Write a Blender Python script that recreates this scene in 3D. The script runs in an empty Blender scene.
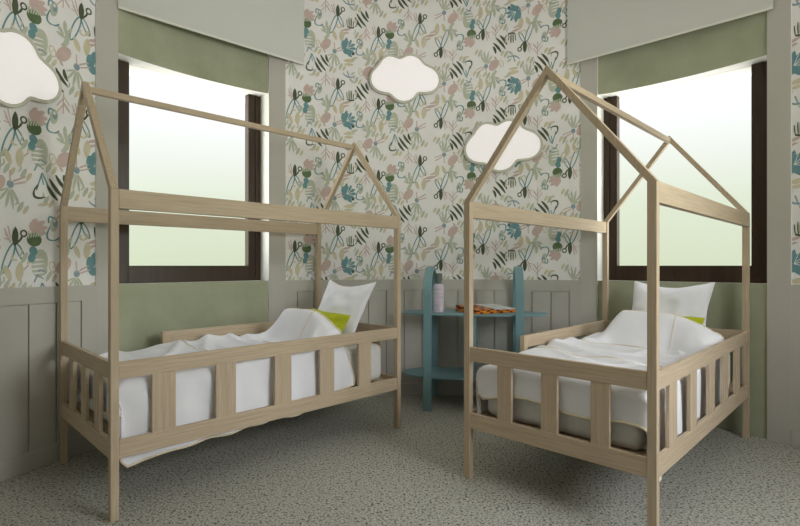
import bpy, math, random
from mathutils import Vector, Matrix, noise

random.seed(4)
S = bpy.context.scene
COL = S.collection
PI = math.pi

# ------------------------------------------------------------------ room data
CX, CY, R = 0.276, 1.749, 2.33          # round room: centre and inner radius
WALL = 0.30                             # wall thickness
CEIL = 3.30
SILL = 0.939
HEAD = 2.325

def pol(th, r=R):                       # th in degrees, 0 = straight ahead, + to the right
    t = math.radians(th)
    return (CX + r*math.sin(t), CY + r*math.cos(t))

def arc(u):                             # arc length (m) on the wall -> degrees
    return math.degrees(u/R)

# ------------------------------------------------------------------ materials
def lin(c):
    def f(v):
        v /= 255.0
        return v/12.92 if v <= 0.04045 else ((v+0.055)/1.055)**2.4
    return (f(c[0]), f(c[1]), f(c[2]), 1)

def new_mat(name, rough=0.6, spec=0.3):
    m = bpy.data.materials.new(name)
    m.use_nodes = True
    nt = m.node_tree
    b = nt.nodes['Principled BSDF']
    b.inputs['Roughness'].default_value = rough
    b.inputs['Specular IOR Level'].default_value = spec
    return m, nt, b

def plain(name, c, rough=0.6, spec=0.3):
    m, nt, b = new_mat(name, rough, spec)
    b.inputs['Base Color'].default_value = lin(c)
    return m

def noisy(name, c1, c2, scale=4, rough=0.7, detail=5, bump=0.0, bscale=60, stretch=(1, 1, 1), spec=0.25, lo=0.3, hi=0.7, rough_n=0.55):
    m, nt, b = new_mat(name, rough, spec)
    N, L = nt.nodes, nt.links
    tc = N.new('ShaderNodeTexCoord'); mp = N.new('ShaderNodeMapping')
    mp.inputs['Scale'].default_value = stretch
    L.new(tc.outputs['Object'], mp.inputs['Vector'])
    nz = N.new('ShaderNodeTexNoise')
    nz.inputs['Scale'].default_value = scale; nz.inputs['Detail'].default_value = detail
    nz.inputs['Roughness'].default_value = rough_n
    L.new(mp.outputs['Vector'], nz.inputs['Vector'])
    cr = N.new('ShaderNodeValToRGB')
    cr.color_ramp.elements[0].position = lo; cr.color_ramp.elements[0].color = lin(c1)
    cr.color_ramp.elements[1].position = hi; cr.color_ramp.elements[1].color = lin(c2)
    L.new(nz.outputs['Fac'], cr.inputs['Fac'])
    L.new(cr.outputs['Color'], b.inputs['Base Color'])
    if bump:
        n2 = N.new('ShaderNodeTexNoise'); n2.inputs['Scale'].default_value = bscale
        n2.inputs['Detail'].default_value = 4
        L.new(mp.outputs['Vector'], n2.inputs['Vector'])
        bp = N.new('ShaderNodeBump'); bp.inputs['Strength'].default_value = bump
        bp.inputs['Distance'].default_value = 0.01
        L.new(n2.outputs['Fac'], bp.inputs['Height'])
        L.new(bp.outputs['Normal'], b.inputs['Normal'])
    return m

def wood(name, axis):
    st = [75, 75, 75]; st[axis] = 3.0
    return noisy(name, (178, 158, 133), (202, 184, 158), scale=1.6, rough=0.55, detail=6, bump=0.12,
                 bscale=3.0, stretch=tuple(st), lo=0.28, hi=0.72, rough_n=0.6)

M = {}
M['wood_x'] = wood('beech_along_length', 0)
M['wood_y'] = wood('beech_across', 1)
M['wood_z'] = wood('beech_upright', 2)
M['wall_paint'] = noisy('warm_grey_paint', (187, 184, 176), (193, 190, 182), scale=2, rough=0.75)
M['paper'] = noisy('wallpaper_ground', (237, 235, 234), (243, 241, 240), scale=9, rough=0.8)
M['reveal'] = plain('white_reveal_paint', (238, 238, 234), 0.6)
M['plaster'] = noisy('green_plaster', (155, 160, 134), (177, 181, 155), scale=3.2, rough=0.65, detail=8, bump=0.06, bscale=14, rough_n=0.6)
M['ceil'] = plain('ceiling_white', (232, 231, 226), 0.8)
M['frame'] = noisy('walnut_window_frame', (46, 31, 18), (62, 43, 26), scale=2, rough=0.38, stretch=(20, 20, 1.5), spec=0.4)
M['blind'] = noisy('grey_blind_fabric', (204, 206, 200), (211, 212, 206), scale=300, rough=0.85, bump=0.05, bscale=400)
M['blind_bar'] = plain('blind_bar', (226, 224, 214), 0.5)
M['white_cloth'] = noisy('white_cotton', (232, 233, 238), (240, 240, 244), scale=6, rough=0.85, bump=0.05, bscale=220)
M['mattress'] = noisy('mattress_ticking', (214, 212, 208), (222, 220, 216), scale=40, rough=0.9)
M['piping'] = plain('cream_piping', (228, 216, 190), 0.7)
M['lime'] = noisy('lime_cotton', (176, 184, 32), (192, 198, 46), scale=30, rough=0.85, bump=0.05, bscale=200)
M['teal'] = noisy('teal_lacquer', (112, 146, 152), (120, 155, 160), scale=3, rough=0.42, spec=0.4)
M['bottle'] = plain('lilac_plastic', (206, 194, 206), 0.35, 0.5)
M['bottle_cap'] = plain('grey_green_cap', (104, 118, 112), 0.5)
M['orange'] = plain('orange_tile', (222, 138, 36), 0.3, 0.5)
M['darkred'] = plain('dark_red_tile', (104, 32, 14), 0.3, 0.5)
M['glint_tile_white'] = plain('window_glint_white', (244, 246, 246), 0.3, 0.5)
M['window_glint_grey'] = plain('window_glint_grey', (206, 213, 213), 0.3, 0.5)
M['cloud_rim'] = plain('cloud_rim', (204, 204, 190), 0.6)
M['dark'] = plain('dark_metal', (60, 60, 58), 0.5)

def emissive(name, c, e, strength):
    m, nt, b = new_mat(name, 0.6, 0.2)
    b.inputs['Base Color'].default_value = lin(c)
    b.inputs['Emission Color'].default_value = lin(e)
    b.inputs['Emission Strength'].default_value = strength
    return m
M['cloud'] = emissive('cloud_diffuser', (228, 226, 228), (255, 247, 244), 0.35)
M['lamp'] = emissive('fill_lamp_diffuser', (240, 238, 236), (255, 247, 236), 7.4)

# glass
gm = bpy.data.materials.new('window_glass'); gm.use_nodes = True
nt = gm.node_tree; nt.nodes.clear()
o = nt.nodes.new('ShaderNodeOutputMaterial'); mx = nt.nodes.new('ShaderNodeMixShader')
tr = nt.nodes.new('ShaderNodeBsdfTransparent'); gl = nt.nodes.new('ShaderNodeBsdfGlossy')
gl.inputs['Roughness'].default_value = 0.3
mx.inputs['Fac'].default_value = 0.006
nt.links.new(tr.outputs[0], mx.inputs[1]); nt.links.new(gl.outputs[0], mx.inputs[2]); nt.links.new(mx.outputs[0], o.inputs[0])
M['glass'] = gm

# speckled carpet
def carpet():
    m, nt, b = new_mat('speckled_carpet', 0.95, 0.1)
    N, L = nt.nodes, nt.links
    tc = N.new('ShaderNodeTexCoord')
    n1 = N.new('ShaderNodeTexNoise'); n1.inputs['Scale'].default_value = 78; n1.inputs['Detail'].default_value = 2.5
    n2 = N.new('ShaderNodeTexNoise'); n2.inputs['Scale'].default_value = 120; n2.inputs['Detail'].default_value = 2
    n3 = N.new('ShaderNodeTexNoise'); n3.inputs['Scale'].default_value = 2.0; n3.inputs['Detail'].default_value = 3
    for n in (n1, n2, n3): L.new(tc.outputs['Object'], n.inputs['Vector'])
    r1 = N.new('ShaderNodeValToRGB')
    r1.color_ramp.elements[0].position = 0.34; r1.color_ramp.elements[0].color = lin((84, 83, 77))
    r1.color_ramp.elements[1].position = 0.45; r1.color_ramp.elements[1].color = lin((193, 192, 181))
    L.new(n1.outputs['Fac'], r1.inputs['Fac'])
    r2 = N.new('ShaderNodeValToRGB')
    r2.color_ramp.elements[0].position = 0.38; r2.color_ramp.elements[0].color = (0.55, 0.55, 0.54, 1)
    r2.color_ramp.elements[1].position = 0.6; r2.color_ramp.elements[1].color = (1.08, 1.08, 1.08, 1)
    L.new(n2.outputs['Fac'], r2.inputs['Fac'])
    mx = N.new('ShaderNodeMix'); mx.data_type = 'RGBA'; mx.blend_type = 'MULTIPLY'
    mx.inputs['Factor'].default_value = 1
    L.new(r1.outputs['Color'], mx.inputs['A']); L.new(r2.outputs['Color'], mx.inputs['B'])
    L.new(mx.outputs['Result'], b.inputs['Base Color'])
    bp = N.new('ShaderNodeBump'); bp.inputs['Strength'].default_value = 0.35; bp.inputs['Distance'].default_value = 0.01
    L.new(n2.outputs['Fac'], bp.inputs['Height']); L.new(bp.outputs['Normal'], b.inputs['Normal'])
    return m
M['carpet'] = carpet()

# wallpaper inks
INK = ['dk', 'teal', 'sage', 'tan', 'pink', 'gray', 'light', 'olive']
INKC = dict(dk=(84, 93, 72), teal=(112, 152, 158), sage=(192, 197, 178), tan=(211, 203, 174), pink=(207, 184, 178),
            gray=(146, 165, 174), light=(237, 235, 234), olive=(98, 118, 84))
INKM = [noisy('wallpaper_ink_' + k, tuple(max(0, v-6) for v in INKC[k]), tuple(min(255, v+6) for v in INKC[k]), scale=25, rough=0.8) for k in INK]

# ------------------------------------------------------------------ mesh builder
class MB:
    def __init__(s): s.v = []; s.f = []; s.m = []
    def add(s, vs, fs, mi=0):
        o = len(s.v); s.v += [tuple(p) for p in vs]
        for f in fs: s.f.append([o+i for i in f]); s.m.append(mi)
    def box(s, x0, x1, y0, y1, z0, z1, mi=0):
        s.hexa([(x0, y0, z0), (x1, y0, z0), (x1, y1, z0), (x0, y1, z0), (x0, y0, z1), (x1, y0, z1), (x1, y1, z1), (x0, y1, z1)], mi)
        return s
    def hexa(s, p, mi=0):
        s.add(p, [(3, 2, 1, 0), (4, 5, 6, 7), (0, 1, 5, 4), (1, 2, 6, 5), (2, 3, 7, 6), (3, 0, 4, 7)], mi); return s
    def extrude(s, poly, fn, d0, d1, mi=0, mside=None):     # poly: list of (a,b); fn(a,b,d)->xyz
        n = len(poly)
        vs = [fn(a, b, d0) for a, b in poly] + [fn(a, b, d1) for a, b in poly]
        fs = [tuple(range(n))[::-1], tuple(range(n, 2*n))]
        s.add(vs, fs, mi)
        o = len(s.v) - 2*n
        for i in range(n):
            j = (i+1) % n
            s.f.append([o+i, o+j, o+n+j, o+n+i]); s.m.append(mi if mside is None else mside)
        return s
    def tube(s, pts, r, n=8, closed=False, mi=0):
        pts = [Vector(p) for p in pts]; k = len(pts); o = len(s.v)
        up = Vector((0, 0, 1))
        for i, p in enumerate(pts):
            a = pts[(i-1) % k] if (closed or i > 0) else p
            c = pts[(i+1) % k] if (closed or i < k-1) else p
            t = (c-a); t = t.normalized() if t.length > 1e-9 else Vector((1, 0, 0))
            x = t.cross(up)
            if x.length < 1e-3: x = t.cross(Vector((1, 0, 0)))
            x.normalize(); y = x.cross(t)
            for q in range(n):
                w = 2*PI*q/n
                s.v.append(tuple(p + x*(r*math.cos(w)) + y*(r*math.sin(w))))
        for i in range(k if closed else k-1):
            j = (i+1) % k
            for q in range(n):
                w = (q+1) % n
                s.f.append([o+i*n+q, o+i*n+w, o+j*n+w, o+j*n+q]); s.m.append(mi)
        if not closed:
            s.f.append([o+q for q in range(n)][::-1]); s.m.append(mi)
            s.f.append([o+(k-1)*n+q for q in range(n)]); s.m.append(mi)
        return s
    def lathe(s, prof, n=32, mi=0, c=(0, 0)):
        o = len(s.v)
        for r, z in prof:
            for q in range(n):
                w = 2*PI*q/n; s.v.append((c[0]+r*math.cos(w), c[1]+r*math.sin(w), z))
        for i in range(len(prof)-1):
            for q in range(n):
                w = (q+1) % n
                s.f.append([o+i*n+q, o+i*n+w, o+(i+1)*n+w, o+(i+1)*n+q]); s.m.append(mi)
        s.f.append([o+q for q in range(n)][::-1]); s.m.append(mi)
        s.f.append([o+(len(prof)-1)*n+q for q in range(n)]); s.m.append(mi)
        return s
    def arc_slab(s, th0, th1, r0, r1, z0, z1, mi=0, mside=0, mbot=None, mtop=None, o0=0.0, o1=0.0):
        n = max(1, int(abs(th1-th0)/2.0))
        o = len(s.v)
        for i in range(n+1):
            t = th0 + (th1-th0)*i/n
            a = pol(t, r0); b = pol(t + o0 + (o1-o0)*i/n, r1)
            s.v += [(a[0], a[1], z0), (a[0], a[1], z1), (b[0], b[1], z0), (b[0], b[1], z1)]
        mbot = mi if mbot is None else mbot; mtop = mi if mtop is None else mtop
        for i in range(n):
            p = o+4*i; q = p+4
            s.f += [[p, q, q+1, p+1], [p+2, p+3, q+3, q+2], [p, p+2, q+2, q], [p+1, q+1, q+3, p+3]]
            s.m += [mi, mi, mbot, mtop]
        s.f += [[o, o+1, o+3, o+2]]; s.m.append(mside)
        e = o+4*n
        s.f += [[e, e+2, e+3, e+1]]; s.m.append(mside)
        return s
    def build(s, name, mats, parent=None, bevel=0, smooth=False, loc=None):
        me = bpy.data.meshes.new(name)
        me.from_pydata(s.v, [], s.f)
        if not isinstance(mats, (list, tuple)): mats = [mats]
        for m in mats: me.materials.append(m)
        me.polygons.foreach_set('material_index', s.m)
        if smooth: me.polygons.foreach_set('use_smooth', [True]*len(s.f))
        me.validate(); me.update()
        ob = bpy.data.objects.new(name, me); COL.objects.link(ob)
        if parent: ob.parent = parent
        if loc: ob.location = loc
        if bevel:
            bv = ob.modifiers.new('bevel', 'BEVEL'); bv.width = bevel; bv.segments = 2; bv.limit_method = 'ANGLE'
            bv.angle_limit = math.radians(40)
        return ob

def tag(o, label=None, cat=None, group=None, kind=None):
    if label: o['label'] = label
    if cat: o['category'] = cat
    if group: o['group'] = group
    if kind: o['kind'] = kind
    return o

def empty(name, loc, rz=0):
    o = bpy.data.objects.new(name, None); COL.objects.link(o)
    o.location = loc; o.rotation_euler = (0, 0, rz); o.empty_display_size = 0.1
    return o

def struct(o, label=None):
    o['kind'] = 'structure'
    if label: o['label'] = label
    return o

def copy_tree(o, parent=None):
    c = o.copy(); COL.objects.link(c); c.parent = parent
    for ch in list(o.children): copy_tree(ch, c)
    return c

# ------------------------------------------------------------------ room shell
def disc(name, z0, z1, mat):
    b = MB(); b.lathe([(R+WALL, z0), (R+WALL, z1)], 120, c=(CX, CY))
    return b.build(name, mat)
struct(disc('floor', -0.12, 0.0, M['carpet']), 'speckled grey beige carpet floor')
struct(disc('ceiling', CEIL, CEIL+0.15, M['ceil']), 'plain white ceiling')

T_LL, T_LW0, T_LW1, T_LB = -60.73, -57.61, -32.49, -29.37
T_RB, T_RW0, T_RW1, T_RR = 28.10, 31.01, 56.68, 59.67
T_B0, T_B1 = 106.0, 140.0               # unseen window added behind, to the right, to let light in

def wall(name, th0, th1, mat, label):
    b = MB(); b.arc_slab(th0, th1, R, R+WALL, 0, SILL, mi=1, mside=1); b.arc_slab(th0, th1, R, R+WALL, SILL, CEIL)
    return struct(b.build(name, [mat, M['wall_paint']], smooth=False), label)

wl = wall('wall_left', T_LL-40, T_LL, M['paper'], 'left wall with leafy wallpaper above grey panelling')
wb = wall('wall_back', T_LB, T_RB, M['paper'], 'back wall with leafy wallpaper between the two windows')
wr = wall('wall_right', T_RR, T_B0, M['paper'], 'right wall with leafy wallpaper')
wall('wall_rear', T_B1, 360+T_LL-40, M['wall_paint'], 'plain grey wall behind the viewer')

def bay(name, th0, th1, label, m):
    b = MB()
    b.arc_slab(th0, th1, R, R+WALL, 0, SILL, mi=0, mside=0, mtop=1)
    b.arc_slab(th0, th1, R, R+WALL, HEAD, CEIL, mi=0, mside=0, mbot=1)
    return struct(b.build(name, [m, M['reveal']]), label)
bay('wall_left_bay', T_LW0, T_LW1, 'green plaster wall below and above the left window', M['plaster'])
bay('wall_right_bay', T_RW0, T_RW1, 'green plaster wall below and above the right window', M['plaster'])
bay('wall_rear_bay', T_B0, T_B1, 'green plaster wall around the added rear window', M['plaster'])

def pilaster(name, th0, th1, label, o0=0.0, o1=0.0):
    b = MB(); b.arc_slab(th0, th1, R-0.013, R+WALL, 0, CEIL, mi=0, mside=1, o0=o0, o1=o1)
    o = b.build(name, [M['wall_paint'], M['reveal']])
    return struct(o, label)
pilaster('trim_1', T_LL, T_LW0, 'grey pilaster left of the left window', o1=1.45)
pilaster('trim_2', T_LW1, T_LB, 'grey pilaster right of the left window', o0=-1.45)
pilaster('trim_3', T_RB, T_RW0, 'grey pilaster left of the right window', o1=1.45)
pilaster('trim_4', T_RW1, T_RR, 'grey pilaster right of the right window', o0=-1.45)

def wainscot(parent, u0, u1, grooves, s0=None, s1=None):
    """panelling from arc u0 to u1; boards between the groove positions"""
    b = MB()
    A = arc; r = R-0.012
    b.arc_slab(A(u0), A(u1), r, R+0.02, 0.853, SILL)            # top rail
    g = 0.0042
    if s0: b.arc_slab(A(u0), A(s0-g), r, R+0.02, 0.10, 0.8535)
    if s1: b.arc_slab(A(s1+g), A(u1), r, R+0.02, 0.10, 0.8535)
    for a, c in zip(grooves[:-1], grooves[1:]):
        b.arc_slab(A(a+g), A(c-g), r, R+0.02, 0.10, 0.850)
    o = b.build('wainscot', M['wall_paint'], parent)
    return o
gb = [-1.102] + [0.194+0.146*k for k in range(-8, 6)] + [1.058]
wainscot(wb, math.radians(T_LB)*R, math.radians(T_RB)*R, gb, -1.102, 1.058)
gl_ = [-2.554, -2.687, -2.828, -2.969, -3.11, -3.25, -3.39, -3.53, -3.67, -3.81, -3.95, -4.09][::-1]
wainscot(wl, math.radians(T_LL-40)*R, math.radians(T_LL)*R, gl_, None, -2.554)
gr_ = [2.54+0.146*k for k in range(0, 13)]
wainscot(wr, math.radians(T_RR)*R, math.radians(T_B0)*R, gr_, 2.54, None)

def baseboard(name, th0, th1):
    b = MB(); b.arc_slab(th0, th1, R-0.018, R+0.02, 0, 0.100)
    struct(b.build(name, M['wall_paint'], bevel=0.003), name.replace('_', ' ') + ' in warm grey')
baseboard('baseboard_back', T_LB, T_RB)
baseboard('baseboard_left', T_LL-40, T_LL)
baseboard('baseboard_right', T_RR, T_B0)

# ------------------------------------------------------------------ wallpaper pattern (printed motifs)
def ell(cx, cy, rx, ry, rot=0, n=14):
    c, s = math.cos(math.radians(rot)), math.sin(math.radians(rot)); out = []
    for i in range(n):
        a = 2*PI*i/n; x, y = rx*math.cos(a), ry*math.sin(a)
        out.append((cx+x*c-y*s, cy+x*s+y*c))
    return [out]
def leaf(x0, y0, x1, y1, w, n=7):
    dx, dy = x1-x0, y1-y0; l = math.hypot(dx, dy); nx, ny = -dy/l, dx/l
    a, b = [], []
    for i in range(n+1):
        t = i/n; k = w*0.5*math.sin(PI*min(1, max(0, t)))**0.7
        a.append((x0+dx*t+nx*k, y0+dy*t+ny*k)); b.append((x0+dx*t-nx*k, y0+dy*t-ny*k))
    return [a + b[::-1][1:-1]]
def stroke(pts, w, taper=0.0):
    out = []; n = len(pts)
    nor = []
    for i in range(n):
        a = pts[max(0, i-1)]; c = pts[min(n-1, i+1)]
        dx, dy = c[0]-a[0], c[1]-a[1]; l = math.hypot(dx, dy) or 1
        nor.append((-dy/l, dx/l))
    def ww(i):
        t = i/(n-1); return 0.5*w*(1-taper*abs(2*t-1)**2)
    for i in range(n-1):
        p, q = pts[i], pts[i+1]; k, l = ww(i), ww(i+1)
        out.append([(p[0]+nor[i][0]*k, p[1]+nor[i][1]*k), (p[0]-nor[i][0]*k, p[1]-nor[i][1]*k),
                    (q[0]-nor[i+1][0]*l, q[1]-nor[i+1][1]*l), (q[0]+nor[i+1][0]*l, q[1]+nor[i+1][1]*l)])
    return out
def curve(p0, p1, p2, n=7):
    return [((1-t)**2*p0[0]+2*t*(1-t)*p1[0]+t*t*p2[0], (1-t)**2*p0[1]+2*t*(1-t)*p1[1]+t*t*p2[1]) for t in [i/n for i in range(n+1)]]
def ring(cx, cy, rx, ry, rot, w, n=18):
    c, s = math.cos(math.radians(rot)), math.sin(math.radians(rot)); pts = []
    for i in range(n+1):
        a = 2*PI*i/n; x, y = rx*math.cos(a), ry*math.sin(a)
        pts.append((cx+x*c-y*s, cy+x*s+y*c))
    return stroke(pts, w)

# each motif: list of (ink, polygons), in metres around its own centre (y up)
def m_hand_pot():
    L = [('pink', ell(-.004, .026, .030, .034, 20))]
    for (x, y, x1, y1, w) in ((-.016, .03, .002, .070, .030), (0, .03, .042, .060, .026), (.004, .018, .056, .028, .026), (0, .004, .052, -.002, .024)):
        L.append(('pink', leaf(x, y, x1, y1, w)))
    L.append(('olive', ell(-.010, -.036, .036, .034, -20)))
    for k in range(6):
        L.append(('sage', leaf(-.038+.011*k, -.034+.003*k, -.034+.014*k, .010-.002*k, .009)))
    return L
def m_comb():
    L = [('sage', ell(.004, -.005, .040, .072, -6))]
    for k in range(5):
        y = .036-k*.022
        L.append(('light', leaf(-.048, y-.005, .026, y+.002, .0095)))
    L += [('teal', ell(-.026, .056, .019, .024, 20)), ('teal', ell(-.034, .022, .018, .023, -10))]
    return L
def m_snake():
    return [('sage', ell(.004, .026, .017, .034, -8)), ('gray', ell(.008, .030, .010, .016, 0)),
            ('teal', stroke(curve((.004, .052), (-.024, .070), (-.018, .030)), .007)),
            ('teal', stroke(curve((-.012, .015), (-.044, -.048), (.000, -.046)), .008, .4)),
            ('teal', stroke(curve((.000, -.046), (.020, -.044), (.026, -.030)), .007, .4)),
            ('light', ell(.006, .040, .005, .006))]
def m_scissor():
    L = [('teal', ring(-.020, -.052, .012, .056, -20, .0058)), ('teal', ring(.020, -.030, .009, .034, 26, .0052)),
         ('dk', leaf(.002, -.012, .004, .062, .022)), ('dk', stroke(curve((.004, .0), (.020, .010), (.026, .026)), .0075)),
         ('dk', ring(.032, .038, .010, .011, 0, .0060, 12))]
    for k, (x, y) in enumerate(((-.034, .052), (-.030, .034), (-.036, .018), (-.022, .062))):
        L.append(('pink', stroke([(-.012, .0+.006*k), (x, y)], .0042)))
    return L
def m_coral():
    L = [('sage', stroke(curve((-.008, -.062), (.030, -.030), (.006, .020), 8), .022, .3))]
    for x0, y0, x1, y1, w in ((.006, .0, .004, .060, .018), (.0, -.010, -.030, .030, .017), (.010, -.022, -.034, -.004, .015), (.014, .0, .036, .036, .015)):
        L.append(('sage', leaf(x0, y0, x1, y1, w)))
    return L
def m_cactus():
    L = [('sage', leaf(-.004, -.03, -.002, .034, .022)), ('dk', stroke(curve((-.024, -.028), (0, -.038), (.020, -.028)), .009))]
    for x0, x1, y1 in ((-.024, -.028, .020), (-.012, -.014, .032), (.002, .004, .030), (.014, .020, .014)):
        L.append(('dk', stroke(curve((x0, -.028), ((x0+x1)/2-.003, 0), (x1, y1)), .0055, .3)))
    L.append(('dk', stroke(curve((.024, -.024), (.044, -.012), (.044, .024)), .0062, .4)))
    L.append(('tan', ell(.034, .012, .006, .016, 0)))
    return L
def m_fan():
    L = []
    for p, q in (((-.046, .007), (.000, -.059)), ((-.036, .033), (.026, -.046)), ((-.009, .053), (.042, -.013)), ((.026, .059), (.044, .010))):
        m = ((p[0]+q[0])/2-.008, (p[1]+q[1])/2-.004)
        L.append(('dk', stroke(curve(p, m, q), .0165, .7)))
    return L
def m_sprig():
    L = [('pink', stroke([(0, -.05), (.002, .04)], .0048))]
    for y, s in ((-.006, 1), (.006, -1), (-.022, -1), (-.012, 1), (.020, 1)):
        L.append(('pink', stroke([(.0, y+.010), (s*.028, y-.028)], .0045)))
    return L
def m_tan():
    return [('tan', leaf(-.044, .030, -.018, -.036, .024)), ('tan', leaf(.012, -.040, .018, .044, .032)),
            ('tan', stroke(curve((-.012, .072), (-.026, .048), (.006, .050)), .009, .5)), ('pink', stroke([(.032, .01), (.052, .03)], .006))]
def m_pinkleaf():
    return [('pink', leaf(-.03, -.006, .034, .014, .016)), ('pink', leaf(-.028, -.022, .02, -.014, .010)), ('tan', leaf(-.04, .01, -.02, .04, .016))]
def m_teal():
    L = [('teal', ell(-.028, -.006, .022, .046, 12))]
    for a in (78, 52, 26, 2, -26, -52):
        t = math.radians(a); L.append(('teal', leaf(-.030, -.010, -.030+.080*math.cos(t), -.010+.072*math.sin(t), .026)))
    for a in (64, 38, 14, -12):
        t = math.radians(a); L.append(('light', stroke([(-.016, -.010), (-.020+.062*math.cos(t), -.010+.066*math.sin(t))], .003)))
    L.append(('dk', ell(.026, -.044, .009, .009)))
    return L
def m_blob():
    return [('pink', ell(.014, .004, .027, .042, -38)), ('pink', leaf(-.004, -.03, .012, -.052, .012)),
            ('tan', ring(-.034, -.002, .013, .024, 14, .005, 12)), ('tan', stroke([(-.04, -.01), (-.024, .012)], .003))]
def m_flower():
    L = [('gray', ell(0, .012, .014, .016)), ('pink', stroke([(0, .02), (-.002, .068)], .006)), ('pink', stroke([(.012, .026), (.060, .052)], .0075)),
         ('pink', stroke([(.016, .014), (.062, .030)], .0065))]
    for x, y, w in ((-.044, -.060, .011), (-.018, -.088, .013), (.012, -.092, .012), (.036, -.070, .011), (-.050, -.024, .008)):
        L.append(('sage', leaf(x*.12, -.004, x, y, w)))
    return L
def m_pale():
    return [('tan', leaf(-.05, .006, .03, .016, .026)), ('tan', leaf(-.046, -.016, .02, -.012, .018)), ('sage', leaf(.0, .02, .05, .04, .014))]
def m_twig():
    L = [('gray', stroke([(-.022, .034), (.0, .088)], .007)), ('gray', stroke([(.0, .088), (.028, .074)], .006)),
         ('gray', stroke([(-.010, .064), (.016, .046)], .005)), ('teal', stroke([(-.014, -.048), (.010, .030)], .006)), ('teal', stroke([(.010, .030), (.036, -.024)], .006)),
         ('teal', stroke([(.006, .022), (.016, -.02)], .005)),
         ('dk', stroke(curve((-.020, -.040), (-.040, -.098), (.024, -.072)), .010, .6)), ('dk', stroke([(-.02, -.042), (-.008, -.024)], .006)),
         ('tan', leaf(-.01, -.11, .04, -.10, .014))]
    return L
def m_gray():
    return [('gray', stroke(curve((-.04, .02), (-.01, -.02), (.04, .006)), .010, .5)), ('gray', stroke([(0, .0), (-.012, .036)], .007)), ('sage', leaf(0, -.01, .034, -.04, .016)),
            ('sage', leaf(.01, .01, .04, .034, .013))]
def m_fill():
    return [('sage', leaf(-.03, -.03, .004, .04, .026)), ('tan', leaf(.004, -.036, .034, .02, .024)), ('sage', stroke(curve((-.044, .012), (-.02, .03), (-.03, .056)), .010, .5))]
MOT = dict(fill=m_fill, hand_pot=m_hand_pot, comb=m_comb, snakeA=m_snake, snakeB=m_snake, scA=m_scissor, scB=m_scissor, coralA=m_coral, coralB=m_coral,
           cactus=m_cactus, fanA=m_fan, fanB=m_fan, sprigA=m_sprig, sprigB=m_sprig, tanA=m_tan, tanB=m_tan, pinkleaf=m_pinkleaf, teal=m_teal,
           blobA=m_blob, blobB=m_blob, flowerA=m_flower, flowerB=m_flower, pale=m_pale, twig=m_twig, gray=m_gray)
TILE = [('hand_pot', .000, .040), ('comb', .013, .462), ('snakeA', .085, .058), ('scA', .232, .108), ('coralA', .142, .560), ('cactus', .343, .065),
        ('fanA', .432, .105), ('sprigA', .461, .000), ('tanA', .249, .529), ('pinkleaf', .305, .001), ('scB', .560, .555), ('teal', .326, .449),
        ('snakeB', .414, .448), ('coralB', .468, .389), ('blobA', .124, .440), ('flowerA', .211, .385), ('pale', .340, .326), ('twig', .017, .318),
        ('fanB', .110, .291), ('sprigB', .138, .180), ('tanB', .567, .412), ('blobB', .461, .262), ('gray', .326, .213), ('flowerB', .541, .258),
        ('fill', .195, .255), ('fill', .535, .335+.01), ('fill', .060, .205), ('fill', .395, .185), ('fill', .600, .160), ('fill', .615, .330), ('fill', .075, .385), ('fill', .270, .280), ('fill', .620, .480), ('fill', .400, .545)]
TU, TV = 0.667, 0.577
MS = 1.22

def clip(poly, u0, u1, v0, v1):
    def cut(p, f, inter):
        out = []
        for i in range(len(p)):
            a, b = p[i], p[(i+1) % len(p)]
            fa, fb = f(a), f(b)
            if fa >= 0: out.append(a)
            if (fa >= 0) != (fb >= 0):
                t = fa/(fa-fb); out.append((a[0]+(b[0]-a[0])*t, a[1]+(b[1]-a[1])*t))
        return out
    for f in (lambda p: p[0]-u0, lambda p: u1-p[0], lambda p: p[1]-v0, lambda p: v1-p[1]):
        poly = cut(poly, f, None)
        if len(poly) < 3: return None
    return poly

def wallpaper(parent, u0, u1, regions):
    """regions: (ua, ub, origin_u, origin_v, turned)"""
    b = MB(); cnt = {}
    for ua, ub, ou, ov, turned in regions:
        ua, ub = max(ua, u0), min(ub, u1)
        n0, n1 = int((ua-ou)//TU)-1, int((ub-ou)//TU)+2
        if turned: n0, n1 = int((ou-ub)//TU)-1, int((ou-ua)//TU)+2
        for iu in range(n0, n1):
            for iv in range(-5, 6):
                for k, (nm, du, dv) in enumerate(TILE):
                    parts = MOT[nm]()
                    px, py = iu*TU+du, iv*TV+dv
                    uc = ou-px if turned else ou+px
                    if (uc < ua and ua > u0) or (uc > ub and ub < u1): continue
                    ms = MS*(1.15 if nm in ('scA', 'scB') else .86 if nm in ('hand_pot', 'comb') else .7 if nm == 'fill' else 1)
                    for q, (ink, polys) in enumerate(parts):
                        for poly in polys:
                            pp = []
                            for (x, y) in poly:
                                a, c = px+x*ms, py+y*ms
                                if turned: a, c = -a, -c
                                pp.append((ou+a, ov+c))
                            pp = clip(pp, u0, u1, SILL+0.001, CEIL-0.002)
                            if not pp: continue
                            r = R-0.0012-0.00012*(k % 3)-0.00040*q*0.25
                            vs = []
                            for (u, z) in pp:
                                x, y = pol(arc(u), r); vs.append((x, y, z))
                            b.add(vs, [tuple(range(len(vs)))[::-1]], INK.index(ink))
    return b.build('wallpaper_print', INKM, parent)
UB0, UB1 = math.radians(T_LB)*R, math.radians(T_RB)*R
SEAM = -0.03
wallpaper(wb, UB0+.001, UB1-.001, [(UB0, SEAM, -1.017, 1.182, False), (SEAM, UB1, -.06+1.017+.003, 4.11-1.182, True)])
UL1 = math.radians(T_LL)*R
wallpaper(wl, UL1-1.62, UL1-.001, [(UL1-1.62, UL1, -2.783, 1.182, False)])
UR0 = math.radians(T_RR)*R
wallpaper(wr, UR0+.001, UR0+1.88, [(UR0, UR0+1.88, UR0+.030-.326, 1.20, False)])

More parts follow.
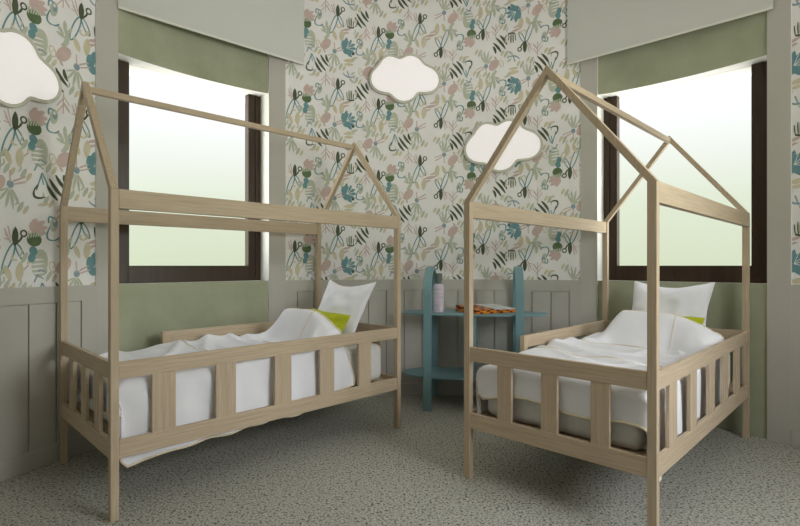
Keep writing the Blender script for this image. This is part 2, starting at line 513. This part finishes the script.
# ------------------------------------------------------------------ windows
def window(name, th0, th1, label):
    p0, p1 = Vector(pol(th0)+(0,)), Vector(pol(th1)+(0,))
    d = (p1-p0); Lh = d.length/2; d.normalize(); mid = (p0+p1)/2
    n = Vector((mid.x-CX, mid.y-CY, 0)).normalized()
    rz = math.atan2(d.y, d.x)
    # local frame: x along the chord, y outward (left-handed check)
    yv = Vector((-d.y, d.x, 0)); sg = 1 if yv.dot(n) > 0 else -1
    root = struct(empty(name, (mid.x, mid.y, SILL), rz), label)
    f0, f1 = .110, .165
    def Y(a, b): return (a, b) if sg > 0 else (-b, -a)
    ex = .004 if abs(th1-th0) < 30 else f0*math.tan(math.radians(abs(th1-th0)/2))+.004
    H = HEAD-SILL
    b = MB(); W = .085
    y0, y1 = Y(f0, f1)
    b.box(-Lh-ex, -Lh-ex+W+.02, y0, y1, 0, H)
    b.box(Lh+ex-W-.02, Lh+ex, y0, y1, 0, H)
    b.box(-Lh+W, Lh-W, y0, y1, 0, .111)
    fr = b.build('window_frame', M['frame'], root, bevel=.004)
    b = MB(); y0, y1 = Y(f0-.008, f0+.01)
    b.box(-Lh+.038, -Lh+.046, y0, y1, 0.03, H); b.box(Lh-.046, Lh-.038, y0, y1, 0.03, H)
    b.build('sash_bead', M['frame'], fr)
    b = MB(); y0, y1 = Y(f0+.022, f0+.030)
    b.box(-Lh+W-.03, Lh-W+.03, y0, y1, .10, H)
    b.build('glass_pane', M['glass'], root)
    return root, mid, n, d
window('window_1', T_LW0, T_LW1, 'left window with dark walnut frame and milky daylight')
window('window_2', T_RW0, T_RW1, 'right window with dark walnut frame and milky daylight')
_, wm, wn, wd = window('added_window_3', T_B0, T_B1, 'unseen window added behind the viewer to let light in')

# ------------------------------------------------------------------ roller blinds
def blind(th0, th1, label):
    r = R-.022
    p0, p1 = Vector(pol(th0, r)+(0,)), Vector(pol(th1, r)+(0,))
    d = p1-p0; L = d.length; mid = (p0+p1)/2; rz = math.atan2(d.y, d.x)
    root = empty('roller_blind', (mid.x, mid.y, 2.580), rz)
    tag(root, label, 'blind', 'roller blinds')
    b = MB(); b.box(-L/2, L/2, -.0015, .0015, .012, CEIL-2.58-.05); fab = b.build('blind_fabric', M['blind'], root)
    b = MB(); b.box(-L/2, L/2, -.005, .005, 0, .013); b.build('bottom_bar', M['blind_bar'], fab, bevel=.002)
    b = MB(); b.box(-L/2, L/2, -.0028, -.0015, .034, .0365); b.build('hem_seam', M['blind'], fab)
    b = MB(); z = CEIL-2.58-.035
    b.tube([(-L/2, .018, z), (L/2, .018, z)], .030, 20); b.build('roller_tube', M['blind_bar'], root, smooth=True)
    return root
blind(-57.75, -25.9, 'grey roller blind lowered a little above the left window')
blind(25.75, 57.55, 'grey roller blind lowered a little above the right window')

# ------------------------------------------------------------------ cloud lamps
CL = [(240, 178, 78), (405, 188, 98), (533, 278, 102), (345, 345, 110), (182, 288, 100)]
def cloud_outline(off=0, n=150, CL=CL):
    cx, cy = 352, 272; raw = []
    for i in range(n):
        a = 2*PI*i/n; dx, dy = math.cos(a), math.sin(a); best = 0
        for x, y, r in CL:
            ex, ey = x-cx, y-cy; pr = ex*dx+ey*dy; q = ex*ex+ey*ey-pr*pr
            if q < r*r: best = max(best, pr+math.sqrt(r*r-q))
        raw.append(best)
    for _ in range(24):
        raw = [(raw[i-1]+2*raw[i]+raw[(i+1) % n])/4 for i in range(n)]
    pts = [Vector((raw[i]*math.cos(2*PI*i/n), -raw[i]*math.sin(2*PI*i/n))) for i in range(n)]
    out = []
    for i in range(n):
        t = pts[(i+1) % n]-pts[i-1]; nn = Vector((-t.y, t.x)).normalized()
        if nn.dot(pts[i]) < 0: nn = -nn
        p = pts[i]+nn*off; out.append((p.x/1000, p.y/1000))
    return out
def cloud(u, z, sc, label, CL=CL):
    th = arc(u); r = R-.022*sc
    x, y = pol(th, r)
    root = empty('cloud_lamp', (x, y, z), -math.radians(th))
    tag(root, label, 'wall lamp', 'cloud wall lamps')
    o1 = [(a*sc, b*sc) for a, b in cloud_outline(18, CL=CL)]; o0 = [(a*sc, b*sc) for a, b in cloud_outline(0, CL=CL)]
    fn = lambda a, b, d: (a, -d, b)
    n = len(o1)
    b = MB()                                # rim: ring with depth
    D0, D1 = -.002, .030
    vs = []
    for (a, c) in o1: vs += [(a, -D0, c), (a, -D1, c)]
    for (a, c) in o0: vs += [(a, -D0, c), (a, -D1, c)]
    fs = []
    for i in range(n):
        j = (i+1) % n; p, q = 2*i, 2*j; s, t = 2*n+2*i, 2*n+2*j
        fs += [(p, q, q+1, p+1), (p+1, q+1, t+1, s+1), (s, s+1, t+1, t), (p, s, t, q)]
    b.add(vs, fs); b.build('rim', M['cloud_rim'], root, bevel=.003)
    b = MB(); b.extrude(o0, fn, .004, .026); b.build('diffuser', M['cloud'], root)
    return root
cloud(-.245, 2.553, 1.0, 'glowing white cloud lamp high on the middle of the back wall')
cloud(.546, 2.000, 1.06, 'glowing white cloud lamp on the back wall behind the right bed roof')
cloud(-2.945, 2.015, 1.0, 'glowing white cloud lamp on the left wall, cut off by the picture edge',
      [(240, 175, 74), (395, 185, 95), (512, 285, 96), (345, 350, 100), (182, 288, 98)])

# ------------------------------------------------------------------ house beds
BL, BW, PU, PV = 1.690, .892, .032, .035
HE, HP = 1.367, 1.921
RT, RB, LT, LB = .651, .581, .328, .252
def make_bed(x, y, a):
    root = empty('house_bed', (x, y, 0), a)
    for u in (0, BL-PU):
        for v in (0, BW-PV):
            MB().box(u, u+PU, v, v+PV, 0, HE-.0005).build('corner_post', M['wood_z'], root, bevel=.002)
    for v0, v1 in ((.0, .030), (BW-.030, BW)):
        MB().box(PU, BL-PU, v0, v1, HE-.080, HE).build('eave_beam', M['wood_x'], root, bevel=.002)
    sl = (HP-HE)/(BW/2); hw = .036
    for u in (0, BL-PU):
        for s in (0, 1):
            f = (lambda v: v) if s == 0 else (lambda v: BW-v)
            zt = HE + sl*(BW/2)
            poly = [(0, HE), (hw, HE), (BW/2, HP-hw*sl), (BW/2, HP)]
            poly = [(f(v), z) for v, z in poly]
            if s: poly = poly[::-1]
            b = MB(); b.extrude(poly, lambda v, z, d: (d, v, z), u+.001, u+PU-.001)
            b.build('rafter', M['wood_z'], root, bevel=.0015)
    MB().box(PU, BL-PU, BW/2-.013, BW/2+.013, HP-.052, HP-.022).build('ridge_beam', M['wood_x'], root, bevel=.002)
    # long side facing the room
    th = .022
    def slat_x(u0, u1, v0, v1): MB().box(u0, u1, v0, v1, LT-.001, RB+.001).build('slat', M['wood_z'], root, bevel=.0015)
    def slat_y(v0, v1, u0, u1): MB().box(u0, u1, v0, v1, LT-.001, RB+.001).build('slat', M['wood_z'], root, bevel=.0015)
    MB().box(PU, BL-PU, .002, th, RB, RT).build('side_rail', M['wood_x'], root, bevel=.002)
    MB().box(PU, BL-PU, .002, th, LB, LT).build('lower_rail', M['wood_x'], root, bevel=.002)
    for c in (.213, .500, .815, 1.101, 1.384): slat_x(c-.050, c+.050, .004, .020)
    # foot end and head end
    MB().box(.002, th, PV, BW-PV, RB, RT).build('foot_rail', M['wood_y'], root, bevel=.002)
    MB().box(.002, th, PV, BW-PV, LB, LT).build('lower_rail', M['wood_y'], root, bevel=.002)
    for c in (.215, .437, .662): slat_y(c-.038, c+.038, .004, .020)
    MB().box(BL-th, BL-.002, PV, BW-PV, RB, RT).build('head_rail', M['wood_y'], root, bevel=.002)
    MB().box(BL-th, BL-.002, PV, BW-PV, LB, LT).build('lower_rail', M['wood_y'], root, bevel=.002)
    for c in (.215, .437, .662): slat_y(c-.038, c+.038, BL-.020, BL-.004)
    # far long side: lower rail and a half length guard
    MB().box(PU, BL-PU, BW-th, BW-.002, LB, LT).build('lower_rail', M['wood_x'], root, bevel=.002)
    g0 = .520
    MB().box(g0, g0+.040, BW-.030, BW-.002, LT, RT).build('guard_post', M['wood_z'], root, bevel=.002)
    MB().box(g0+.040, BL-PU, BW-th, BW-.002, RB, RT).build('guard_rail', M['wood_x'], root, bevel=.002)
    for c in (.790, 1.076, 1.384): slat_x(c-.050, c+.050, BW-.020, BW-.004)
    b = MB()
    b.box(.026, BL-.026, .045, .060, .262, .292); b.box(.026, BL-.026, BW-.060, BW-.045, .262, .292)
    for k in range(11): b.box(.06+k*.148, .06+k*.148+.09, .046, BW-.046, .292, .308)
    for u in (.0225, BL-.0345): b.box(u, u+.012, .045, BW-.045, .262, .308)
    b.build('slatted_base', M['wood_y'], root)
    return root
B1 = (-1.1808, 2.0456, .7924)
B2 = (.9514, 1.8575, .7931)
bed1 = make_bed(*B1)
bed2 = copy_tree(bed1); bed2.location = (B2[0], B2[1], 0); bed2.rotation_euler = (0, 0, B2[2])
tag(bed1, 'pale wooden house frame bed standing along the left window', 'bed', 'house frame beds')
tag(bed2, 'pale wooden house frame bed with its head against the right window wall', 'bed', 'house frame beds')

# ------------------------------------------------------------------ bedding (in the coordinates of its bed)
def sm(a, b, x):
    t = min(1, max(0, (x-a)/(b-a))); return t*t*(3-2*t)
def nz(x, y, z=0.0): return noise.noise(Vector((x, y, z)))

def mattress(bd, label):
    b = MB(); b.box(.066, 1.610, .078, .816, .309, .545)
    o = b.build('mattress', M['mattress'], None)
    o.location = (bd[0], bd[1], 0); o.rotation_euler = (0, 0, bd[2])
    bv = o.modifiers.new('bevel', 'BEVEL'); bv.width = .045; bv.segments = 5
    for p in o.data.polygons: p.use_smooth = True
    tag(o, label, 'mattress', 'bed mattresses')
    return o

def top_h(u, v, sd):
    z = .562 + .010*math.sin(PI*min(1, max(0, v/.88)))
    # creases
    z += .015*nz(u*3.2+sd, v*2.2, sd) + .008*nz(u*8+sd, v*5.0, 2+sd) + .004*nz(u*16, v*9+sd, 5)
    for (ua, va, ub, vb, amp, w) in ((.15, .05, .62, .80, .018, .030), (.42, .10, .80, .86, .020, .034), (.78, .02, .92, .84, .024, .030), (.62, .05, .70, .5, .014, .022), (.92, .10, 1.0, .80, .014, .022), (1.02, .24, .70, .04, .020, .026), (1.05, .66, .72, .86, .022, .030),
                                   (.30, .55, .55, .20, .013, .020), (.86, .30, .60, .62, .012, .018), (1.12, .14, .96, .02, .014, .018), (.12, .66, .34, .90, .018, .026)):
        dx, dy = ub-ua, vb-va; l2 = dx*dx+dy*dy
        t = ((u-ua)*dx+(v-va)*dy)/l2; tt = min(1, max(0, t))
        d = ((u-ua)*dy-(v-va)*dx)/math.sqrt(l2) + .014*nz(t*3, sd, ua*7)
        z += amp*math.exp(-(d/w)**2)*sm(-.15, .15, t)*(1-sm(.85, 1.15, t))
    # the far edge lifts towards the middle of the bed
    z += .022*sm(.25, .55, u)*sm(.5, .86, v)*(1-sm(.8, 1.05, u))
    # hump at the head end of the duvet
    us = 1.06 - .10*(1-sm(.12, .30, v)) - .03*sm(.60, .70, v)
    bu = sm(us, us+.15+.10*(1-sm(.12, .30, v)), u)
    bvv = sm(-.16, .32, v)*(1-sm(.57, .70, v)) + .06*(1-sm(.10, .3, v))
    z += .050*sm(.93, 1.18, u)*sm(.58, .68, v)*(1-sm(.72, .86, v))
    z += .216*bu*bvv - .02*sm(1.16, 1.225, u)*bvv
    return z

def duvet(bd, sd, label):
    U0, U1 = .078, 1.225                 # where the foot edge rounds over; head hem
    V0, V1 = .086, .806
    r = .040
    NS, NT = 96, 70
    def sidelen(u):                      # overhang on the room side
        h = .190 + .026*sm(.05, .3, u) + .020*sm(.3, .8, u) + .09*sm(.9, 1.22, u)
        return h + .004*math.sin(u*31+sd) 
    ns0 = 14
    srow = [-(1-i/ns0) for i in range(ns0)] + [i/(NS-ns0-1) for i in range(NS-ns0)]
    nt0, nt1 = 22, 12
    ncol = NT
    tcol = [('f', 1-i/nt0) for i in range(nt0)] + [('m', i/(NT-nt0-nt1-1)) for i in range(NT-nt0-nt1)] + [('b', (i+1)/nt1) for i in range(nt1)]
    def wrap(a):
        q = min(a/r, PI/2)
        return r*math.sin(q), r*(1-math.cos(q)) + max(0, a-r*PI/2)
    vs = []
    for s in srow:
        for kind, q in tcol:
            if s < 0:
                u = U0; ox, ds = wrap(-s*(.172+.012*math.sin(q*9+sd)))
            else:
                u = U0+(U1-U0)*s; ox, ds = 0, 0
            uu = u-ox
            if kind == 'm':
                v = V0+(V1-V0)*q; dt = 0; ov = 0
            elif kind == 'f':
                v = V0; z0 = top_h(u, V0, sd)
                a = q*(z0-sidelen(u) + .018)*(1-.42*max(0, -s))
                w, dt = wrap(a); ov = -w
            else:
                v = V1; a = q*.27; w, dt = wrap(a); ov = w
            z = top_h(u, v, sd) - math.sqrt(ds*ds+dt*dt)
            hang = min(1, dt/.1)
            hs = min(1, ds/.1)
            vv = v+ov + ((.008*math.sin(uu*17+sd*2+(z-.5)*(6+4*math.sin(uu*3+sd)))+.006*math.sin(uu*37+sd+z*9))*hang if kind != 'm' else 0) * (-1 if kind == 'b' else 1)
            uu2 = uu + hs*.006*math.sin(v*21+sd)
            if kind == 'f': uu2 += .10*min(1, dt/.3)*sm(.85, 1.2, u)
            # corners tuck in
            if s < 0 and kind != 'm': uu2 += .026*hs*hang; vv += (.006 if kind == 'f' else -.006)*hs*hang
            vs.append((uu2, vv, z))
    fs = []
    for i in range(NS-1):
        for j in range(NT-1):
            p = i*NT+j; fs.append((p, p+NT, p+NT+1, p+1))
    b = MB(); b.add(vs, fs)
    root = b.build('duvet', M['white_cloth'], None, smooth=True)
    root.location = (bd[0], bd[1], 0); root.rotation_euler = (0, 0, bd[2])
    so = root.modifiers.new('solid', 'SOLIDIFY'); so.thickness = .008; so.offset = -1
    ss = root.modifiers.new('sub', 'SUBSURF'); ss.levels = 1; ss.render_levels = 1
    tag(root, label, 'duvet', 'white duvets')
    edge = [vs[i*NT] for i in range(NS)][::-1] + [vs[j] for j in range(1, NT)] + [vs[i*NT+NT-1] for i in range(1, NS)]
    head = [vs[(NS-1)*NT+j] for j in range(NT)]
    b = MB(); b.tube(edge, .0055, 6); b.tube(head, .0050, 6)
    b.build('piping', M['piping'], root, smooth=True)
    for us_, va, vb in ((.96, .10, .78), (.56, .06, .80)):
        i1 = min(range(NS), key=lambda i: abs((U0+(U1-U0)*max(0, srow[i]))-us_))
        pts = [vs[i1*NT+j] for j, (k, q) in enumerate(tcol) if k == 'm']
        b = MB(); b.tube([(p[0]+.03*nz(p[1]*3, sd, us_), p[1], p[2]+.0005) for p in pts], .0035, 6); b.build('cream_stripe', M['piping'], root, smooth=True)
    # seam over the hump
    i0 = min(range(NS), key=lambda i: abs((U0+(U1-U0)*max(0, srow[i]))-1.05))
    js = [j for j, (k, q) in enumerate(tcol) if k == 'm']
    jj = min(js, key=lambda j: abs(V0+(V1-V0)*tcol[j][1]-.27))
    pts = [(vs[i*NT+jj][0], vs[i*NT+jj][1], vs[i*NT+jj][2]+.001) for i in range(i0, NS)]
    b = MB(); b.tube(pts, .0026, 6); b.build('seam', M['piping'], root, smooth=True)
    return root

def cushion(name, bd, w, h, t, mat, pos, lean, label, cat, group, sd, pinch=.10, twist=0.0, N=26, sag=0.0):
    vs, fs = [], []
    idx = {}
    def pt(a, c, s):
        x = a*w/2*(1-pinch*math.cos(c*PI/2)); y = c*h/2*(1-pinch*math.cos(a*PI/2))
        if c > 0: y -= sag*c*math.cos(a*PI/2)
        k = max(0, (1-a*a)*(1-c*c))**.5
        wr = 1+.34*nz(a*2.2+sd, c*2.2, s*3+sd) + .20*nz(a*4, c*4+sd, s)
        z = s*t/2*k*wr + .012*nz(a*1.5+sd, c*1.5, 9)
        return (x, y, z)
    for s in (1, -1):
        for i in range(N+1):
            for j in range(N+1):
                a, c = -1+2*i/N, -1+2*j/N
                a, c = math.sin(a*PI/2), math.sin(c*PI/2)
                edge = i in (0, N) or j in (0, N)
                if edge and (i, j, 0) in idx: idx[(i, j, s)] = idx[(i, j, 0)]; continue
                vs.append(pt(a, c, s)); idx[(i, j, s)] = len(vs)-1
                if edge: idx[(i, j, 0)] = len(vs)-1
        for i in range(N):
            for j in range(N):
                q = [idx[(i, j, s)], idx[(i+1, j, s)], idx[(i+1, j+1, s)], idx[(i, j+1, s)]]
                fs.append(q if s > 0 else q[::-1])
    # local: x -> -v (to the right seen from the foot), y -> up the lean, z -> towards the foot
    cl, sl_ = math.cos(lean), math.sin(lean)
    X, Yv, Z = Vector((0, -1, 0)), Vector((sl_, 0, cl)), Vector((-cl, 0, sl_))
    ct, st = math.cos(twist), math.sin(twist)
    out = []
    for x, y, z in vs:
        x, y = x*ct-y*st, x*st+y*ct
        p = X*x + Yv*y + Z*z; out.append((p.x, p.y, p.z))
    b = MB(); b.add(out, fs)
    o = b.build(name, mat, None, smooth=True)
    ca, sa = math.cos(bd[2]), math.sin(bd[2])
    o.location = (bd[0]+pos[0]*ca-pos[1]*sa, bd[1]+pos[0]*sa+pos[1]*ca, pos[2]); o.rotation_euler = (0, 0, bd[2])
    ss = o.modifiers.new('sub', 'SUBSURF'); ss.levels = 1; ss.render_levels = 1
    tag(o, label, cat, group)
    return o

for bd, side, sd in ((B1, 'left', 1.3), (B2, 'right', 4.7)):
    mattress(bd, 'white mattress under the duvet of the %s bed' % side)
    duvet(bd, sd, 'rumpled white duvet with cream piping on the %s bed' % side)
    cushion('pillow', bd, .49, .46, .15, M['white_cloth'], (1.515, .412, .745), math.radians(28), 'large white pillow propped at the head of the %s bed' % side,
            'pillow', 'white pillows', sd, pinch=.10, sag=.03)
    cushion('cushion', bd, .43, .27, .09, M['lime'], (1.345, .396, .634), math.radians(34), 'lime green cushion leaning on the white pillow of the %s bed' % side,
            'cushion', 'lime green cushions', sd+2, pinch=.06, twist=math.radians(-3))

# ------------------------------------------------------------------ teal shelf
SX, SY, SR = .555, 3.775, math.radians(-10)
shelf = empty('open_shelf', (SX, SY, 0), SR)
tag(shelf, 'teal open shelf with two arched legs standing at the back wall', 'shelf')
def arch(xc, w=.058):
    hd, t, zt = .226, .026, 1.045       # half depth, bar thickness, top
    zs = zt-hd
    out_, in_ = [], []
    out_.append((-hd, 0)); in_.append((-hd+t, 0))
    for i in range(25):
        a = PI - PI*i/24
        out_.append((hd*math.cos(a), zs+hd*math.sin(a))); in_.append(((hd-t)*math.cos(a), zs+(hd-t)*math.sin(a)))
    out_.append((hd, 0)); in_.append((hd-t, 0))
    b = MB(); n = len(out_)
    vs = []
    for (y, z), (y2, z2) in zip(out_, in_):
        vs += [(xc-w/2, y, z), (xc+w/2, y, z), (xc+w/2, y2, z2), (xc-w/2, y2, z2)]
    fs = []
    for i in range(n-1):
        p = 4*i; q = p+4
        for k in range(4):
            k2 = (k+1) % 4; fs.append((p+k, q+k, q+k2, p+k2))
    fs += [(0, 1, 2, 3), (4*(n-1)+3, 4*(n-1)+2, 4*(n-1)+1, 4*(n-1))]
    b.add(vs, fs); return b.build('arched_leg', M['teal'], shelf, bevel=.003)
arch(-.325); arch(.325)
def board(z, t=.013):
    n = 64; poly = []
    hx, hy, e = .535, .199, 2.6
    for i in range(n):
        a = 2*PI*i/n; c, s = math.cos(a), math.sin(a)
        poly.append((hx*math.copysign(abs(c)**(2/e), c), hy*math.copysign(abs(s)**(2/e), s)))
    b = MB(); b.extrude(poly, lambda x, y, d: (x, y, d), z-t, z)
    return b.build('shelf_board', M['teal'], shelf, bevel=.002)
board(.700); board(.240)
MB().box(-.004, .022, -.17, .17, .2405, .6865).build('divider', M['teal'], shelf, bevel=.002)

def on_shelf(px, D):
    return ((px-400)/501.39*D, D)
# bottle
bx, by = on_shelf(438.6, 3.735)
bt = empty('drinking_bottle', (bx, by, .7005), .35)
tag(bt, 'lilac ribbed drinking bottle with grey green cap on the teal shelf', 'bottle')
b = MB(); n = 32; prof = []
prof = [(.026, 0), (.036, .002), (.038, .008)]
for k in range(6):
    z = .012+k*.029; prof += [(.0385, z), (.0355, z+.004), (.0375, z+.010), (.0385, z+.020), (.0385, z+.025)]
prof += [(.0385, .190), (.036, .202), (.028, .212), (.025, .214)]
b.lathe(prof, n); b.build('bottle_body', M['bottle'], bt, smooth=True)
b = MB(); b.lathe([(.022, .2145), (.022, .232), (.026, .234), (.026, .286), (.024, .291), (.020, .293)], n)
for k in range(16):
    a = 2*PI*k/16; c, s = math.cos(a), math.sin(a)
    b.tube([(.0262*c, .0262*s, .238), (.0262*c, .0262*s, .284)], .0016, 5)
b.build('bottle_cap', M['bottle_cap'], bt, bevel=0)

# checkered board: corners on the shelf
pA, pB = Vector((.395, 3.85)), Vector((.550, 3.605))
ux = Vector((.315, .145))
bb = empty('game_board', (pB.x, pB.y, .7005), math.atan2(ux.y, ux.x))
tag(bb, 'flat checkered game board in orange and dark red with a painted pale window glint on the teal shelf', 'game board')
LX = ux.length*1.0; LY = .285; h0 = .027
RISE = .016
MB().hexa([(0, 0, 0), (LX, 0, 0), (LX, LY, 0), (0, LY, 0), (0, 0, h0), (LX, 0, h0), (LX, LY, h0+RISE), (0, LY, h0+RISE)]).build('board_body', M['darkred'], bb, bevel=.002)
body_ = bb.children[0]
b = MB(); nx, ny = 9, 6
for i in range(nx):
    for j in range(ny):
        x0, x1 = LX*i/nx, LX*(i+1)/nx; y0, y1 = LY*j/ny, LY*(j+1)/ny
        if i >= 4 and j < ny: mi = 2 if i % 2 else 3  # right part coloured pale for the window's reflection in the glossy top
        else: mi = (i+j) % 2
        za, zb = h0+RISE*y0/LY, h0+RISE*y1/LY
        x0 += .0008; x1 -= .0008
        b.hexa([(x0, y0, za-.001), (x1, y0, za-.001), (x1, y1, zb-.001), (x0, y1, zb-.001), (x0, y0, za+.005), (x1, y0, za+.005), (x1, y1, zb+.005), (x0, y1, zb+.005)], mi)
b.build('top_tiles', [M['orange'], M['darkred'], M['glint_tile_white'], M['window_glint_grey']], bb)
b = MB()
for i in range(12):
    x0, x1 = LX*i/12, LX*(i+1)/12
    for k in range(2):
        z0, z1 = .002+.011*k, .013+.011*k
        if (i+k) % 3 != 1: b.box(x0, x1, -.0015, .002, z0, z1)
for j in range(8):
    y0, y1 = LY*j/8, LY*(j+1)/8
    for k in range(2):
        if (j+k) % 3 != 1: b.box(-.0015, .002, y0, y1, .002+.011*k, .013+.011*k)
b.build('side_tiles', M['orange'], body_)

# ------------------------------------------------------------------ pendant lamp added out of view to brighten the room
cl_ = empty('added_pendant_lamp', (CX+.1, CY-.9, CEIL), 0)
tag(cl_, 'unseen white globe pendant lamp added above the viewer to brighten the room', 'pendant lamp')
MB().lathe([(.055, -.030), (.060, -.022), (.060, -.0005)], 32).build('added_lamp_canopy', M['dark'], cl_)
MB().tube([(0, 0, -.03), (0, 0, -.36)], .004, 8).build('added_lamp_cord', M['dark'], cl_)
MB().lathe([(.034, -.385), (.034, -.35)], 24).build('added_lamp_holder', M['dark'], cl_)
MB().lathe([(max(.002, .17*math.sin(PI*k/20)), -.55-.17*math.cos(PI*k/20)) for k in range(20)], 36).build('added_lamp_globe', M['lamp'], cl_, smooth=True)

# ------------------------------------------------------------------ daylight
W = bpy.data.worlds.new('daylight'); S.world = W; W.use_nodes = True
nt = W.node_tree; N, L = nt.nodes, nt.links
bg = N['Background']
tc = N.new('ShaderNodeTexCoord'); sx = N.new('ShaderNodeSeparateXYZ'); L.new(tc.outputs['Generated'], sx.inputs[0])
def ramp(sock, a, b, stops):
    mp = N.new('ShaderNodeMapRange'); mp.inputs['From Min'].default_value = a; mp.inputs['From Max'].default_value = b
    L.new(sock, mp.inputs['Value'])
    cr = N.new('ShaderNodeValToRGB'); L.new(mp.outputs['Result'], cr.inputs['Fac'])
    e = cr.color_ramp.elements
    for i, (z, c) in enumerate(stops):
        k = e[i] if i < 2 else e.new((z-a)/(b-a))
        k.position = (z-a)/(b-a); k.color = c+(1,)
    return cr.outputs['Color']
# sunlit pale ground, misty green horizon, white sky
sky = ramp(sx.outputs['Z'], -.4, 1.0, [(-.4, (1.25, 1.24, 1.12)), (-.12, (1.25, 1.24, 1.12)), (-.03, (.64, .71, .52)), (.01, (.66, .73, .54)), (.11, (.73, .80, .64)), (.17, (.82, .87, .77)),
      (.24, (.93, .96, .94)), (.30, (1.0, 1.02, 1.03)), (.42, (1.08, 1.11, 1.15)), (.60, (.95, 1.0, 1.08)), (1.0, (.80, .86, .95))])
# the sky is brighter towards the sun, which stands behind the house
sun = ramp(sx.outputs['Y'], -1.0, 1.0, [(-1.0, (7.4, 7.4, 7.4)), (-.5, (7.4, 7.4, 7.4)), (.0, (4.2, 4.2, 4.2)), (.50, (1, 1, 1)), (1.0, (1, 1, 1))])
mm = N.new('ShaderNodeMix'); mm.data_type = 'RGBA'; mm.blend_type = 'MULTIPLY'; mm.inputs['Factor'].default_value = 1
L.new(sky, mm.inputs['A']); L.new(sun, mm.inputs['B'])
L.new(mm.outputs['Result'], bg.inputs['Color']); bg.inputs['Strength'].default_value = 1.0

def area(name, loc, direction, sx_, sy_, power, color, portal=False):
    l = bpy.data.lights.new(name, 'AREA'); l.shape = 'RECTANGLE'; l.size = sx_; l.size_y = sy_; l.energy = power; l.color = color
    if portal: l.cycles.is_portal = True
    o = bpy.data.objects.new(name, l); COL.objects.link(o)
    o.location = loc; o.rotation_euler = Vector(direction).to_track_quat('-Z', 'Y').to_euler()
    return o
zc = (SILL+HEAD)/2
# added area light outside the unseen rear window, boosting its daylight
dl = area('rear_window_fill', (wm.x+wn.x*.5, wm.y+wn.y*.5, zc+.35), (-.35-wm.x-wn.x*.5, 2.7-wm.y-wn.y*.5, .75-zc-.35), 1.4, 1.4, 16, (.93, .97, 1.0))
dl.data.spread = math.radians(105)
for th in ((T_LW0+T_LW1)/2, (T_RW0+T_RW1)/2, (T_B0+T_B1)/2):
    x, y = pol(th, R+.21); t = math.radians(th)
    area('window_portal', (x, y, zc), (-math.sin(t), -math.cos(t), 0), 1.15, 1.42, 1, (1, 1, 1), True)

# ------------------------------------------------------------------ camera
cam = bpy.data.cameras.new('camera'); co = bpy.data.objects.new('camera', cam); COL.objects.link(co)
cam.sensor_width = 36; cam.lens = 501.39/800*36
cam.shift_x = 0; cam.shift_y = 2.63/800
cam.clip_start = .02
co.location = (0, 0, 1.05); co.rotation_euler = (PI/2, 0, 0)
S.camera = co
S.view_settings.view_transform = 'Standard'; S.view_settings.look = 'None'
S.view_settings.gamma = 1; S.view_settings.use_curve_mapping = False
S.view_settings.exposure = 0.09
